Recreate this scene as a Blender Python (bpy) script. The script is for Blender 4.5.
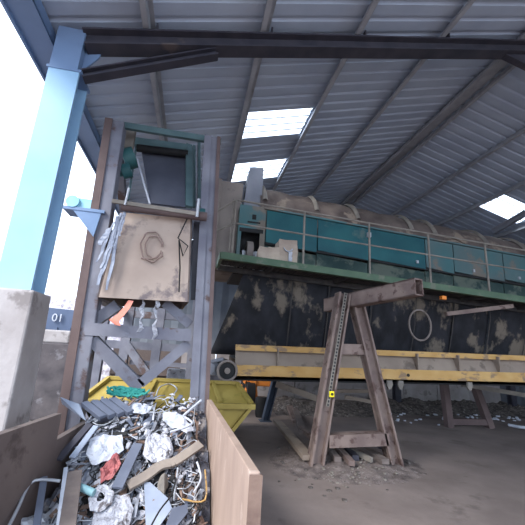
import bpy, math, random
from mathutils import Vector, Matrix, noise
random.seed(7)
S = bpy.context.scene
C = S.collection
for o in list(bpy.data.objects): bpy.data.objects.remove(o)

# ---------------------------------------------------------------- camera
F, CX, CY, H = 346.8, 262.5, 262.5, 1.6
Yv = Vector((190-CX, -(345-CY), -F)).normalized()
Uv = Vector((345-CX, -(-1115-CY), -F)); Uv = (Uv - Uv.dot(Yv)*Yv).normalized()
Xv = Yv.cross(Uv)
R3 = Matrix((Xv, Yv, Uv))
cam_d = bpy.data.cameras.new('camera'); cam = bpy.data.objects.new('camera', cam_d); C.objects.link(cam)
cam_d.sensor_width = 36; cam_d.lens = F/525*36; cam_d.clip_end = 300; cam_d.clip_start = .05
cam.matrix_world = Matrix.Translation((0, 0, H)) @ R3.to_4x4()
S.camera = cam

# ---------------------------------------------------------------- world, light, exposure
w = bpy.data.worlds.new('sky'); S.world = w; w.use_nodes = True
nt = w.node_tree; nt.nodes.clear()
out = nt.nodes.new('ShaderNodeOutputWorld'); bg = nt.nodes.new('ShaderNodeBackground')
bg.inputs[0].default_value = (0.70, 0.83, 1.0, 1); bg.inputs[1].default_value = 1.0
nt.links.new(bg.outputs[0], out.inputs[0])
sd = bpy.data.lights.new('sun', 'SUN'); sd.energy = 1.6; sd.angle = .5; sd.color = (1, .97, .92)
sun = bpy.data.objects.new('sun', sd); C.objects.link(sun)
sun.rotation_euler = Vector((.75, .55, -.75)).to_track_quat('-Z', 'Y').to_euler()
S.view_settings.view_transform = 'Standard'; S.view_settings.look = 'None'
S.view_settings.gamma = 1; S.view_settings.use_curve_mapping = False
S.view_settings.exposure = 1.93

# ---------------------------------------------------------------- helpers
V = Vector
def ray(px, py):
    v = R3 @ V((px-CX, -(py-CY), -F)); return v / v.y
def at(px, py, Y): return V((0, 0, H)) + ray(px, py)*Y
def gnd(px, py, z=0): r = ray(px, py); return V((0, 0, H)) + r*((z-H)/r.z)

def lin(c):
    return tuple(((x/255)/12.92 if x/255 <= .04045 else ((x/255+.055)/1.055)**2.4) for x in c) + (1,)
def mat(name, c1, c2=None, scale=3.0, rough=.75, metal=0.0, bump=.15, c3=None, t3=.62, s3=1.6, detail=6, stretch=None, contrast=(.35, .65), spec=.3):
    m = bpy.data.materials.new(name); m.use_nodes = True
    n, l = m.node_tree.nodes, m.node_tree.links
    b = n['Principled BSDF']; b.inputs['Roughness'].default_value = rough; b.inputs['Metallic'].default_value = metal
    b.inputs['Specular IOR Level'].default_value = spec
    tc = n.new('ShaderNodeTexCoord'); mp = n.new('ShaderNodeMapping'); l.new(tc.outputs['Object'], mp.inputs[0])
    if stretch: mp.inputs['Scale'].default_value = stretch
    nz = n.new('ShaderNodeTexNoise'); nz.inputs['Scale'].default_value = scale; nz.inputs['Detail'].default_value = detail
    l.new(mp.outputs[0], nz.inputs[0])
    cr = n.new('ShaderNodeValToRGB'); cr.color_ramp.elements[0].position, cr.color_ramp.elements[1].position = contrast
    cr.color_ramp.elements[0].color = lin(c1); cr.color_ramp.elements[1].color = lin(c2 or c1)
    l.new(nz.outputs[0], cr.inputs[0]); col = cr.outputs[0]
    if c3:
        n3 = n.new('ShaderNodeTexNoise'); n3.inputs['Scale'].default_value = s3; n3.inputs['Detail'].default_value = 7; n3.inputs['Roughness'].default_value = .6
        l.new(mp.outputs[0], n3.inputs[0])
        r3 = n.new('ShaderNodeValToRGB'); r3.color_ramp.elements[0].position = t3-.035; r3.color_ramp.elements[1].position = t3+.035
        l.new(n3.outputs[0], r3.inputs[0])
        mx = n.new('ShaderNodeMixRGB'); l.new(r3.outputs[0], mx.inputs[0]); l.new(col, mx.inputs[1]); mx.inputs[2].default_value = lin(c3)
        col = mx.outputs[0]
    l.new(col, b.inputs['Base Color'])
    if bump:
        bp = n.new('ShaderNodeBump'); bp.inputs['Strength'].default_value = bump; bp.inputs['Distance'].default_value = .02
        nb = n.new('ShaderNodeTexNoise'); nb.inputs['Scale'].default_value = scale*6; nb.inputs['Detail'].default_value = 5
        l.new(mp.outputs[0], nb.inputs[0]); l.new(nb.outputs[0], bp.inputs['Height']); l.new(bp.outputs[0], b.inputs['Normal'])
    return m

class B:
    def __init__(s): s.v = []; s.f = []; s.smooth = []
    def add(s, vs, fs, sm=False):
        k = len(s.v); s.v += [V(x) for x in vs]; s.f += [tuple(i+k for i in f) for f in fs]; s.smooth += [sm]*len(fs); return s
    def hexa(s, p):   # 8 points: bottom ring 0-3, top ring 4-7
        c = sum((V(q) for q in p), V())/8
        fs = [(0, 3, 2, 1), (4, 5, 6, 7), (0, 1, 5, 4), (1, 2, 6, 5), (2, 3, 7, 6), (3, 0, 4, 7)]
        n = (V(p[1])-V(p[0])).cross(V(p[3])-V(p[0]))
        if n.dot(V(p[4])-V(p[0])) < 0: fs = [tuple(reversed(f)) for f in fs]
        return s.add(p, fs)
    def box(s, x0, x1, y0, y1, z0, z1):
        return s.hexa([(x0, y0, z0), (x1, y0, z0), (x1, y1, z0), (x0, y1, z0), (x0, y0, z1), (x1, y0, z1), (x1, y1, z1), (x0, y1, z1)])
    def beam(s, a, b, wd, ht, up=(0, 0, 1), off=(0, 0)):   # box bar from a to b: wd sideways, ht along up; off shifts (side, up)
        a, b = V(a), V(b); d = (b-a).normalized(); up = V(up); sd = d.cross(up)
        if sd.length < 1e-4: sd = d.cross(V((0, 1, 0)))
        sd.normalize(); u = sd.cross(d).normalized()
        o = sd*off[0]+u*off[1]
        q = [o-sd*wd/2-u*ht/2, o+sd*wd/2-u*ht/2, o+sd*wd/2+u*ht/2, o-sd*wd/2+u*ht/2]
        return s.hexa([a+x for x in q]+[b+x for x in q])
    def ibeam(s, a, b, wd, ht, t=.02, up=(0, 0, 1)):
        s.beam(a, b, wd, t, up, (0, ht/2-t/2)); s.beam(a, b, wd, t, up, (0, -ht/2+t/2)); return s.beam(a, b, t*.8, ht-2*t, up)
    def tube(s, pts, r, n=8, caps=True):
        pts = [V(p) for p in pts]; rings = []; pu = None
        for i, p in enumerate(pts):
            d = (pts[min(i+1, len(pts)-1)]-pts[max(i-1, 0)]).normalized()
            u = pu if pu else (V((0, 0, 1)) if abs(d.z) < .9 else V((1, 0, 0)))
            u = (u-u.dot(d)*d).normalized(); pu = u; w_ = d.cross(u)
            rr = r[i] if isinstance(r, (list, tuple)) else r
            rings.append([p+u*math.cos(2*math.pi*k/n)*rr+w_*math.sin(2*math.pi*k/n)*rr for k in range(n)])
        vs = [q for g in rings for q in g]; fs = []
        for i in range(len(pts)-1):
            for k in range(n): a = i*n+k; b = i*n+(k+1) % n; fs.append((a, b, b+n, a+n))
        s.add(vs, fs, True)
        if caps: s.add(rings[0], [tuple(reversed(range(n)))]); s.add(rings[-1], [tuple(range(n))])
        return s
    def plate(s, pts, t, n=None):   # polygon with thickness t (below its normal)
        pts = [V(p) for p in pts]; k = len(pts)
        nn = V(n).normalized() if n else (pts[1]-pts[0]).cross(pts[2]-pts[0]).normalized()
        lo = [p-nn*t for p in pts]
        fs = [tuple(range(k)), tuple(reversed(range(k, 2*k)))]+[(i, i+k, (i+1) % k+k, (i+1) % k) for i in range(k)]
        return s.add(pts+lo, fs)
    def grid(s, fn, nu, nv, sm=True, closed=False):
        vs = [fn(i/nu, j/nv) for j in range(nv+1) for i in range(nu+1)]
        fs = [(j*(nu+1)+i, j*(nu+1)+i+1, (j+1)*(nu+1)+i+1, (j+1)*(nu+1)+i) for j in range(nv) for i in range(nu)]
        return s.add(vs, fs, sm)
def root_of(o):
    while o.parent: o = o.parent
    return o
def obj(name, b, m, parent=None, bevel=0, solid=0):
    if parent: org = root_of(parent).location.copy()
    else:
        xs = [p.x for p in b.v]; ys = [p.y for p in b.v]; zs = [p.z for p in b.v]
        org = V(((min(xs)+max(xs))/2, (min(ys)+max(ys))/2, min(zs)))
    me = bpy.data.meshes.new(name); me.from_pydata([p-org for p in b.v], [], b.f)
    me.polygons.foreach_set('use_smooth', b.smooth); me.materials.append(m); me.update()
    o = bpy.data.objects.new(name, me); C.objects.link(o)
    if parent: o.parent = parent
    else: o.location = org
    if solid:
        q = o.modifiers.new('s', 'SOLIDIFY'); q.thickness = solid; q.offset = 0
    if bevel:
        q = o.modifiers.new('b', 'BEVEL'); q.width = bevel; q.segments = 2; q.limit_method = 'ANGLE'
    return o
def tag(o, label, cat, group=None, kind=None):
    o['label'] = label; o['category'] = cat
    if group: o['group'] = group
    if kind: o['kind'] = kind
    return o
def thing(name, label, cat, loc, group=None):
    o = bpy.data.objects.new(name, None); C.objects.link(o); o.location = loc; o.empty_display_size = .1
    return tag(o, label, cat, group)
def struct(name, b, m, parent=None, **k):
    o = obj(name, b, m, parent, **k)
    if not parent: o['kind'] = 'structure'
    return o

def smooth(P, k=4):
    if len(P) < 3: return P
    o = []
    for i in range(len(P)-1):
        p0, p1, p2, p3 = P[max(i-1, 0)], P[i], P[i+1], P[min(i+2, len(P)-1)]
        for j in range(k):
            t = j/k; o.append(.5*((2*p1)+(p2-p0)*t+(2*p0-5*p1+4*p2-p3)*t*t+(3*p1-p0-3*p2+p3)*t*t*t))
    o.append(P[-1]); return o

# ---------------------------------------------------------------- materials
M = dict(
 dirt=mat('dirt floor', (112, 100, 96), (132, 119, 114), 1.1, .95, 0, .5, c3=(106, 95, 91), t3=.62, s3=1.5),
 sheet=mat('roof sheet', (156, 168, 188), (168, 180, 198), 1.5, .55, 0, 0),
 clad=mat('cladding', (92, 98, 108), (110, 114, 122), 1.5, .6, 0, 0),
 purlin=mat('galvanised purlin', (138, 142, 150), (158, 162, 170), 4, .5, .0, 0),
 steel_dark=mat('dark rafter paint', (50, 50, 60), (66, 64, 72), 4, .5, 0, .05, c3=(88, 80, 80), t3=.68),
 colflare=mat('flare tinted column steel', (130, 164, 194), (144, 178, 206), 1.2, .5, 0, .03),  # blue cast of the lens flare put into the column's colour
 eaveflare=mat('flare tinted eave steel', (96, 118, 150), (112, 134, 166), 1.2, .5, 0, .03),  # bluish lens flare tint mixed into the steel colour
 concrete=mat('concrete', (140, 133, 132), (160, 154, 154), 2.5, .9, 0, .3, c3=(120, 113, 112), t3=.62, s3=3),
 rust=mat('rusty brown steel', (108, 92, 88), (130, 113, 106), 3.5, .85, 0, .25, c3=(86, 68, 64), t3=.58, s3=5),
 towerst=mat('dusty tower steel', (98, 98, 110), (122, 122, 132), 2.5, .75, 0, .15, c3=(88, 72, 70), t3=.62, s3=3),
 towerbrown=mat('rusted flange', (84, 70, 70), (102, 86, 84), 2.5, .8, 0, .15),
 green=mat('green walkway edge', (66, 88, 70), (82, 102, 82), 2.5, .65, 0, .1, c3=(98, 104, 90), t3=.6, s3=4),
 teal=mat('teal painted panel', (14, 72, 82), (28, 88, 94), 1.6, .55, 0, .05, c3=(80, 98, 96), t3=.61, s3=1.1),
 tealdust=mat('dusty teal panel', (86, 102, 104), (66, 104, 108), 1.3, .75, 0, .1, c3=(112, 104, 96), t3=.56, s3=1.6),
 tealdark=mat('dark green lower panel', (36, 56, 56), (60, 76, 72), 2.5, .8, 0, .1, c3=(86, 94, 86), t3=.53, s3=2),
 cover=mat('dust covered drum hood', (78, 68, 66), (112, 100, 94), 2.2, .9, 0, .3, c3=(134, 120, 108), t3=.6, s3=1.8),
 hoop=mat('pale dusty hoop', (112, 106, 100), (136, 128, 120), 4, .85, 0, .2),
 greybox=mat('dusty grey housing', (116, 106, 102), (136, 126, 120), 2, .8, 0, .1, c3=(96, 86, 82), t3=.62),
 duct=mat('light steel duct', (108, 110, 120), (128, 128, 136), 2, .45, .2, .02),
 black=mat('black rubber skirt', (22, 22, 26), (40, 40, 46), 3, .8, 0, .2, c3=(104, 94, 84), t3=.58, s3=1.7, stretch=(1.2, 1, .8)),
 blackp=mat('black rubber', (22, 22, 24), (36, 36, 38), 4, .7, 0, .1),
 grat=mat('dark grating', (54, 52, 54), (72, 68, 66), 6, .8, 0, .1),
 yellow=mat('worn yellow paint', (178, 138, 80), (192, 156, 102), 2.5, .7, 0, .12, c3=(138, 114, 90), t3=.58, s3=4, stretch=(1, 3, 2)),
 web=mat('dust caked web', (128, 114, 104), (146, 132, 120), 1.8, .95, 0, .25, c3=(108, 96, 88), t3=.6, s3=2.5),
 skip=mat('yellow skip paint', (142, 122, 58), (162, 142, 76), 2.2, .6, 0, .1, c3=(140, 124, 60), t3=.63, s3=3),
 skipin=mat('skip inside', (112, 108, 70), (138, 130, 84), 3, .8, 0, .1),
 card=mat('dusty cardboard', (160, 144, 132), (180, 164, 148), 3, .9, 0, .3),
 chute=mat('chute plate', (156, 138, 128), (174, 156, 144), 2, .7, 0, .1, c3=(116, 104, 104), t3=.6, s3=2.2),
 stain=mat('dried stain', (122, 102, 98), (138, 118, 110), 6, .8, 0, .1),
 belt=mat('rubber belt', (70, 72, 84), (84, 86, 98), 2, .7, 0, .05),  # belt colour lightened to carry the haze over it
 frameg=mat('green conveyor frame', (76, 98, 102), (88, 110, 114), 3, .6, 0, .05),  # green dulled to paint in the haze
 motor=mat('teal motor', (38, 80, 84), (56, 98, 100), 4, .5, 0, .05),
 cyan=mat('pale cyan housing', (120, 176, 196), (150, 196, 212), 3, .5, 0, .05),
 steel=mat('bare steel', (150, 152, 160), (176, 178, 184), 5, .4, .3, .05),
 binside=mat('bin brown steel', (86, 75, 73), (102, 90, 86), 1.6, .8, 0, .15, c3=(74, 63, 61), t3=.62, s3=3),
 board=mat('tan bin wall', (142, 121, 110), (160, 138, 125), 1.6, .75, 0, .15, c3=(172, 152, 140), t3=.63, s3=3, stretch=(1, 3, 1)),
 white=mat('white plastic', (158, 162, 174), (186, 188, 198), 5, .6, 0, .3, c3=(122, 118, 122), t3=.64, s3=6),
 whitec=mat('crumpled white sheet', (150, 150, 160), (188, 188, 196), 8, .7, 0, .8, c3=(96, 90, 92), t3=.58, s3=9),
 bluegrey=mat('blue grey slat', (84, 89, 104), (102, 107, 122), 3, .5, 0, .05),
 pale=mat('pale blue board', (126, 134, 152), (150, 158, 174), 3, .6, 0, .05),
 wood=mat('weathered timber', (96, 86, 84), (124, 112, 106), 3, .9, 0, .3, stretch=(1, 1, 4)),
 woodl=mat('light timber', (118, 108, 102), (146, 134, 124), 3, .85, 0, .2),
 red=mat('red foam', (150, 82, 86), (180, 112, 110), 8, .9, 0, .5),
 orange=mat('orange paint', (216, 120, 40), (230, 140, 60), 3, .5, 0, .05),
 net=mat('green netting', (24, 106, 102), (56, 140, 130), 8, .8, 0, .4),
 scrapd=mat('dark scrap', (58, 58, 66), (98, 98, 108), 9, .8, 0, .6, c3=(128, 122, 122), t3=.56, s3=14),
 rubble=mat('rubble', (66, 60, 58), (112, 104, 100), 8, .95, 0, .8, c3=(166, 160, 156), t3=.64, s3=16),
 mound=mat('outdoor scrap mound', (120, 110, 116), (180, 176, 184), 5, .95, 0, .8, c3=(210, 206, 212), t3=.60, s3=9),
 metal_s=mat('scrap strip metal', (120, 122, 132), (164, 166, 176), 5, .45, .3, .1),
 brownscrap=mat('brown scrap', (104, 84, 76), (134, 112, 100), 5, .85, 0, .3),
 bluew=mat('container blue grey', (70, 82, 106), (82, 94, 118), 1, .6, 0, 0),
 pink=mat('orange tape', (226, 130, 110), (240, 160, 140), 4, .7, 0, .1),
 tealtube=mat('pale teal tube', (110, 150, 160), (140, 176, 182), 4, .5, 0, .05),
)
# translucent rooflight
m = bpy.data.materials.new('translucent rooflight'); m.use_nodes = True; n, l = m.node_tree.nodes, m.node_tree.links
n.remove(n['Principled BSDF']); tr = n.new('ShaderNodeBsdfTransparent'); tl = n.new('ShaderNodeBsdfTranslucent'); mx = n.new('ShaderNodeMixShader')
tl.inputs[0].default_value = (.9, .95, 1, 1); mx.inputs[0].default_value = .35
l.new(tr.outputs[0], mx.inputs[1]); l.new(tl.outputs[0], mx.inputs[2]); l.new(mx.outputs[0], n['Material Output'].inputs[0]); M['rooflight'] = m

# ================================================================ SETTING
def fl(u, v):
    x = -40+u*80; y = -20+v*70
    return V((x, y, 0))
b = B(); b.grid(fl, 8, 8, False); struct('floor', b, M['dirt'])

XR, ZR, SL = 5.05, 7.0, .29
XE, XW = -2.17, 12.3          # left eave, right wall
YF, YB = -1.5, 12.75
def zroof(x): return ZR-SL*abs(x-XR)
def corrug(b, x0, x1, y0, y1, off=0):
    pitch, rw, rh = .25, .045, .035
    prof = []; k = math.ceil(y0/pitch)
    y = k*pitch; prof.append((y0, 0))
    while y < y1-.06:
        if y-.05 > y0: prof += [(y-rw, 0), (y-rw*.5, rh), (y+rw*.5, rh), (y+rw, 0)]
        y += pitch
    prof.append((y1, 0))
    vs = []; fs = []
    for (yy, h) in prof: vs += [(x0, yy, zroof(x0)+h+off), (x1, yy, zroof(x1)+h+off)]
    for i in range(len(prof)-1): fs.append((2*i, 2*i+1, 2*i+3, 2*i+2))
    b.add(vs, fs)
    b.add([V(p)+V((0, 0, .012)) for p in vs], [tuple(reversed(f)) for f in fs])
roof = B()
# skylight cells: (x0,x1,y0,y1)
sky1 = (.60, 1.80, 5.38, 6.22); sky2 = (.60, 1.80, 7.25, 8.2); sky3 = (8.05, 9.35, 7.38, 8.25)
corrug(roof, XE, .60, YF, YB); corrug(roof, 1.80, XR, YF, YB)
for a, c in ((YF, sky1[2]), (sky1[3], sky2[2]), (sky2[3], YB)): corrug(roof, .60, 1.80, a, c)
corrug(roof, XR, sky3[0], YF, YB); corrug(roof, sky3[1], XW, YF, YB)
for a, c in ((YF, sky3[2]), (sky3[3], YB)): corrug(roof, sky3[0], sky3[1], a, c)
ceil = struct('ceiling', roof, M['sheet'])
for i, k in enumerate((sky1, sky2, sky3)):
    b = B(); corrug(b, k[0]-.02, k[1]+.02, k[2]-.02, k[3]+.02, .015); wn = struct('window_%d' % (i+1), b, M['rooflight'])
    bb = B()
    for q in range(1, 4):
        yy = k[2]+(k[3]-k[2])*q/4
        bb.beam((k[0], yy, zroof(k[0])-.005), (k[1], yy, zroof(k[1])-.005), .018, .02)
    obj('glazing_bar', bb, M['purlin'], wn)
# purlins (Z sections)
def purlin(x, name='purlin', mm=M['purlin'], h=.125):
    b = B(); z = zroof(x)-.005
    b.beam((x, YF, z-h/2), (x, YB, z-h/2), .012, h)
    b.beam((x+.03, YF, z-.008), (x+.03, YB, z-.008), .06, .012); b.beam((x-.03, YF, z-h), (x-.03, YB, z-h), .06, .012)
    b.beam((x-.058, YF, z-h+.02), (x-.058, YB, z-h+.02), .01, .04)
    obj(name, b, mm, ceil)
for x in (-.86, .53, 1.88, 3.31, 4.88, 5.24, 6.55, 7.9, 9.5, 11.0): purlin(x)
b = B(); b.beam((XR, YF, ZR-.07), (XR, YB, ZR-.07), .20, .02); obj('ridge_flashing', b, M['purlin'], ceil)
# eave beam along the open left side
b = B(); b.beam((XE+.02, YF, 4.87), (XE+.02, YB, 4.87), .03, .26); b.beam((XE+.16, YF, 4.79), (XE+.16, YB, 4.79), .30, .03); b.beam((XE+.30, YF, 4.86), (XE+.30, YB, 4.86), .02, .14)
struct('trim_1', b, M['eaveflare'])

# walls: back gable and right side
def wallgrid(b, p0, p1, z0, ztop):
    n_ = 60; vs = []; fs = []
    p0, p1 = V(p0), V(p1); d = (p1-p0).normalized(); nn = V((d.y, -d.x, 0))
    for i in range(n_+1):
        p = p0.lerp(p1, i/n_)+nn*(.03 if i % 2 else 0); vs += [(p.x, p.y, z0), (p.x, p.y, ztop(p))]
    for i in range(n_): fs.append((2*i, 2*i+2, 2*i+3, 2*i+1))
    b.add(vs, fs)
b = B(); wallgrid(b, (XE, YB, 0), (XW, YB, 0), 1.5, lambda p: zroof(p.x)-.02); wb = struct('wall_back', b, M['clad'], solid=.02)
b = B()
for i in range(10):
    x = -1.9+i*1.42
    b.box(x, x+1.38, YB-.32, YB-.05, 0, 1.5)
obj('concrete_panel', b, M['concrete'], wb)
b = B(); wallgrid(b, (XW, YB, 0), (XW, 1.0, 0), 0, lambda p: zroof(XW)-.02); struct('wall_right', b, M['clad'], solid=.02)

# portal frames
YR = 3.5
def rafter_line(x): return V((x, 3.53+(x+1.66)*.0455, zroof(x)-.285))
col = thing('steel_column', 'tall steel column tinted with flare blue on the concrete block at the left', 'column', (-1.62, YR+.15, 2.0))
b = B(); b.box(-1.78, -1.475, YR, YR+.03, 2.0, 4.38); b.box(-1.78, -1.475, YR+.28, YR+.31, 2.0, 4.38); obj('flange', b, M['colflare'], col)
b = B(); b.box(-1.64, -1.61, YR+.03, YR+.28, 2.0, 4.38); obj('web', b, M['colflare'], col)
b = B(); b.box(-1.80, -1.455, YR-.01, YR+.33, 4.38, 4.41); obj('cap_plate', b, M['eaveflare'], col)
b = B(); b.box(-1.78, -1.50, YR+.0, YR+.30, 4.41, 4.93); b.plate([(-1.52, YR+.1, 4.45), (-1.35, YR+.1, 4.70), (-1.30, YR+.1, 5.0), (-1.52, YR+.1, 4.95)], .02, (0, -1, 0)); obj('column_head', b, M['eaveflare'], col)
b = B(); b.hexa([(-2.1, YR-.10, 0), (-1.39, YR-.10, 0), (-1.39, YR+.42, 0), (-2.1, YR+.42, 0), (-2.1, YR-.04, 2.0), (-1.43, YR-.04, 2.0), (-1.43, YR+.38, 2.0), (-2.1, YR+.38, 2.0)])
tag(obj('concrete_plinth', b, M['concrete'], bevel=.02), 'tall grey concrete plinth under the flare tinted column', 'plinth')

raf = thing('roof_rafter', 'dark steel roof beam crossing overhead from the flare tinted column to the ridge', 'roof beam', rafter_line(-1.6))
a, c = rafter_line(-1.5), rafter_line(XR)
n_up = V((-SL, 0, 1)).normalized()
for nm, off in (('top_flange', .095), ('bottom_flange', -.095)):
    b = B(); b.beam(a, c, .19, .022, n_up, (0, off)); obj(nm, b, M['steel_dark'], raf)
b = B(); b.beam(a, c, .016, .18, n_up); obj('web', b, M['steel_dark'], raf)
b = B(); b.ibeam(V((-1.47, 3.58, 4.40)), V((-.05, 3.60, zroof(-.05)-.43)), .12, .10, .018); obj('haunch_brace', b, M['steel_dark'], raf)
for x in (-.86, .53, 1.88, 3.31):
    b = B(); y_ = rafter_line(x).y; b.box(x+.08, x+.10, y_-.05, y_+.05, zroof(x)-.16, zroof(x)-.02); obj('purlin_cleat', b, M['steel_dark'], raf)
raf2 = thing('roof_rafter', 'dark steel roof beam falling away to the right from the ridge bracket', 'roof beam', V((XR, 3.84, ZR-.4)))
YR = 3.84
a2, c2 = V((XR+.01, YR, ZR-.285)), V((XW-.1, YR, zroof(XW)-.285))
b = B(); b.ibeam(a2, c2, .19, .21, .02); obj('rafter_section', b, M['steel_dark'], raf2)
b = B(); b.plate([(XR-.55, YR-.05, ZR-.56), (XR-.1, YR-.05, ZR-.68), (XR+.5, YR-.05, ZR-.60), (XR+.1, YR-.05, ZR-.40)], .1, (0, -1, 0)); obj('apex_bracket', b, M['steel_dark'], raf2)
# ridge side strut running in depth, and pale strut at right
p, q = at(494, 232, 8.3), at(527, 213, 7.3)
b = B(); b.beam(p, q, .10, .12); b.beam(p, q, .18, .02, off=(0, .07)); tag(obj('steel_strut', b, M['duct']), 'pale steel strut below the right rooflight, beyond the drum hood', 'strut')

# ================================================================ TROMMEL SCREEN
YD = 5.75
def zd(x): return 3.17-.040*(x-.34)
tro = thing('trommel_screen', 'long teal drum screening machine with dusty brown hood behind the green walkway', 'machine', (4, 7.2, 2.4))
YT = 6.5; YAX = 7.45
def zax(x): return 4.28-.070*(x-1)
RD = .93
def ztp(x): return zd(x)+1.24-.012*(x-1.2)    # top of teal panels
# drum hood
b = B(); X0, X1 = 1.12, 10.5
def hood(u, v):
    x = X0+u*(X1-X0); a = math.radians(-10+v*200); r = RD+.012*math.sin(x*9)+.01*noise.noise(V((x*2, v*5, 0)))
    return V((x, YAX-r*math.cos(a), zax(x)+r*math.sin(a)))
b.grid(hood, 90, 26); obj('drum_hood', b, M['cover'], tro)
b = B(); b.add([(X0, YAX, zax(X0))]+[hood(0, j/26) for j in range(27)], [(0, j+1, j+2) for j in range(26)]); obj('hood_end', b, M['duct'], tro)
for x in (1.16, 2.30, 3.25, 4.55, 5.15, 6.5, 7.6, 8.8):
    b = B()
    def hp(u, v):
        a = math.radians(21+v*150); r = RD+(.015 if u in (0, 1) else .06); return V((x+u*.11, YAX-r*math.cos(a), zax(x)+r*math.sin(a)))
    b.grid(hp, 3, 26); obj('hoop', b, M['hoop'], tro)
# dust heaps on the hood
b = B()
for (xc, wd) in ((1.9, .5), (5.6, .55), (2.9, .3)):
    def dp(u, v):
        x = xc+(u-.5)*2*wd; y = YT+.02+v*.45; k = math.sin(math.pi*u)*(1-v*.4)
        return V((x, y, ztp(x)-.02+.30*k*(.5+.5*v)+.03*noise.noise(V((x*4, y*4, 1)))))
    b.grid(dp, 14, 6)
obj('dust_drift', b, M['cover'], tro)
# teal side panels between seams
seams = [1.25, 2.35, 3.50, 4.85, 5.55, 6.85, 8.2, 10.4]
for i in range(len(seams)-1):
    x0, x1 = seams[i]+.01, seams[i+1]-.01
    b = B(); b.hexa([(x0, YT, zd(x0)+.55), (x1, YT, zd(x1)+.50), (x1, YT+.04, zd(x1)+.50), (x0, YT+.04, zd(x0)+.55), (x0, YT, ztp(x0)), (x1, YT, ztp(x1)), (x1, YT+.04, ztp(x1)), (x0, YT+.04, ztp(x0))])
    mm = M['teal'] if i < 3 else M['tealdust']
    o = obj('side_panel', b, mm, tro, bevel=.006)
    if i >= 3: o['label'] = 'faded side panel under grey dust'
    b = B(); b.hexa([(x0, YT+.06, zd(x0)-.05), (x1, YT+.06, zd(x1)-.05), (x1, YT+.10, zd(x1)-.05), (x0, YT+.10, zd(x0)-.05), (x0, YT+.06, zd(x0)+.50), (x1, YT+.06, zd(x1)+.45), (x1, YT+.10, zd(x1)+.45), (x0, YT+.10, zd(x0)+.50)])
    obj('lower_panel', b, M['tealdark'], tro)
b = B(); b.beam((1.2, YT-.02, ztp(1.2)+.01), (10.4, YT-.02, ztp(10.4)+.01), .06, .035); obj('top_rail', b, M['tealdust'], tro)
b = B(); b.beam((1.25, YT+.02, zd(1.25)+.525), (10.4, YT+.02, zd(10.4)+.475), .03, .05); obj('panel_gap', b, M['blackp'], tro)
for x in (3.45, 4.6, 6.0, 7.2):
    b = B(); b.box(x, x+.05, YT-.03, YT, zd(x)+.60, zd(x)+.66) if x > 4 else b.box(x, x+.08, YT-.06, YT, zd(x)+1.0, zd(x)+1.10); obj('latch', b, M['steel'], tro)
# end cabinet
xa, xb = .70, 1.24
b = B(); b.box(xa, xb, YT, YT+.04, zd(1)+.75, ztp(1)+.03); b.box(xa, xa+.06, YT, YT+.04, zd(1), zd(1)+.75); b.box(xb-.10, xb, YT, YT+.04, zd(1), zd(1)+.75)
obj('cabinet_front', b, M['tealdust'], tro)
b = B(); b.box(xa, xb, YT+.35, YT+1.6, zd(1)-.1, ztp(1)+.02); obj('cabinet_body', b, M['blackp'], tro)
b = B(); b.box(xa, xa+.03, YT+.04, YT+.4, zd(1), ztp(1)); obj('cabinet_side', b, M['tealdark'], tro)
b = B(); b.box(.87, 1.13, YT-.015, YT, zd(1)+.90, zd(1)+.93); b.box(.96, 1.04, YT-.015, YT, zd(1)+.98, zd(1)+1.08); b.box(.72, 1.2, YT-.01, YT, zd(1)+.70, zd(1)+.78); obj('label_plate', b, M['blackp'], tro)
b = B()
def cyl(b, p0, p1, r, n=24): return b.tube([p0, p1], r, n)
cyl(b, (.90, YT+.16, zd(1)+.30), (1.02, YT+.16, zd(1)+.30), .25); wh = obj('support_wheel', b, M['greybox'], tro)
b = B(); cyl(b, (.84, YT+.16, zd(1)+.30), (1.10, YT+.16, zd(1)+.30), .06); b.box(.82, .86, YT+.1, YT+.3, zd(1), zd(1)+.35); b.box(1.08, 1.12, YT+.1, YT+.3, zd(1), zd(1)+.35); obj('axle', b, M['steel'], wh)
# grey feed housing and duct
b = B(); b.box(.22, .76, 6.75, 8.2, 3.1, 5.0); b.box(.20, .30, 6.7, 6.76, 3.1, 5.02); obj('feed_housing', b, M['greybox'], tro, bevel=.01)
b = B(); b.hexa([(.78, 6.66, 4.40), (1.16, 6.66, 4.40), (1.16, 7.1, 4.40), (.78, 7.1, 4.40), (.86, 6.66, 5.34), (1.16, 6.66, 5.40), (1.16, 7.1, 5.40), (.86, 7.1, 5.34)]); obj('duct', b, M['duct'], tro)
# black skirts below the walkway
sk = [.62, 1.85, 2.62, 3.55, 4.55, 5.45, 6.35, 7.3, 8.4]
def zc(x): return 1.10+.022*x     # conveyor underside height
YS = 6.62
for i in range(len(sk)-1):
    x0, x1 = sk[i]+.012, sk[i+1]-.012; t = .02*((i % 3)-1)
    b = B()
    def sp(u, v):
        x = x0+u*(x1-x0); z = (zc(x)+.35)+v*(zd(x)-.12-zc(x)-.35)
        if i == 0: x += (1-u)*(v-.5)*.5
        return V((x, YS+t-.35*math.sin(v*1.3)+.22+.02*noise.noise(V((x*2, z*2, i))), z))
    b.grid(sp, 8, 10); o = obj('skirt_panel', b, M['black'], tro, solid=.03)
    b = B(); xx = x1+.012; b.tube([V((xx, YS-.35*math.sin(v*1.3)+.19, zc(xx)+.35+v*(zd(xx)-.5-zc(xx)))) for v in (0, .25, .5, .75, 1)], .014, 6); obj('seam_strip', b, M['grat'], tro)
c0 = at(420, 325, 6.42)
b = B(); b.tube([c0+V((.25*math.cos(a), 0, .31*math.sin(a))) for a in [math.radians(k*15) for k in range(25)]], .02, 8); b2 = obj('hatch_ring', b, M['greybox'], tro)
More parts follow.
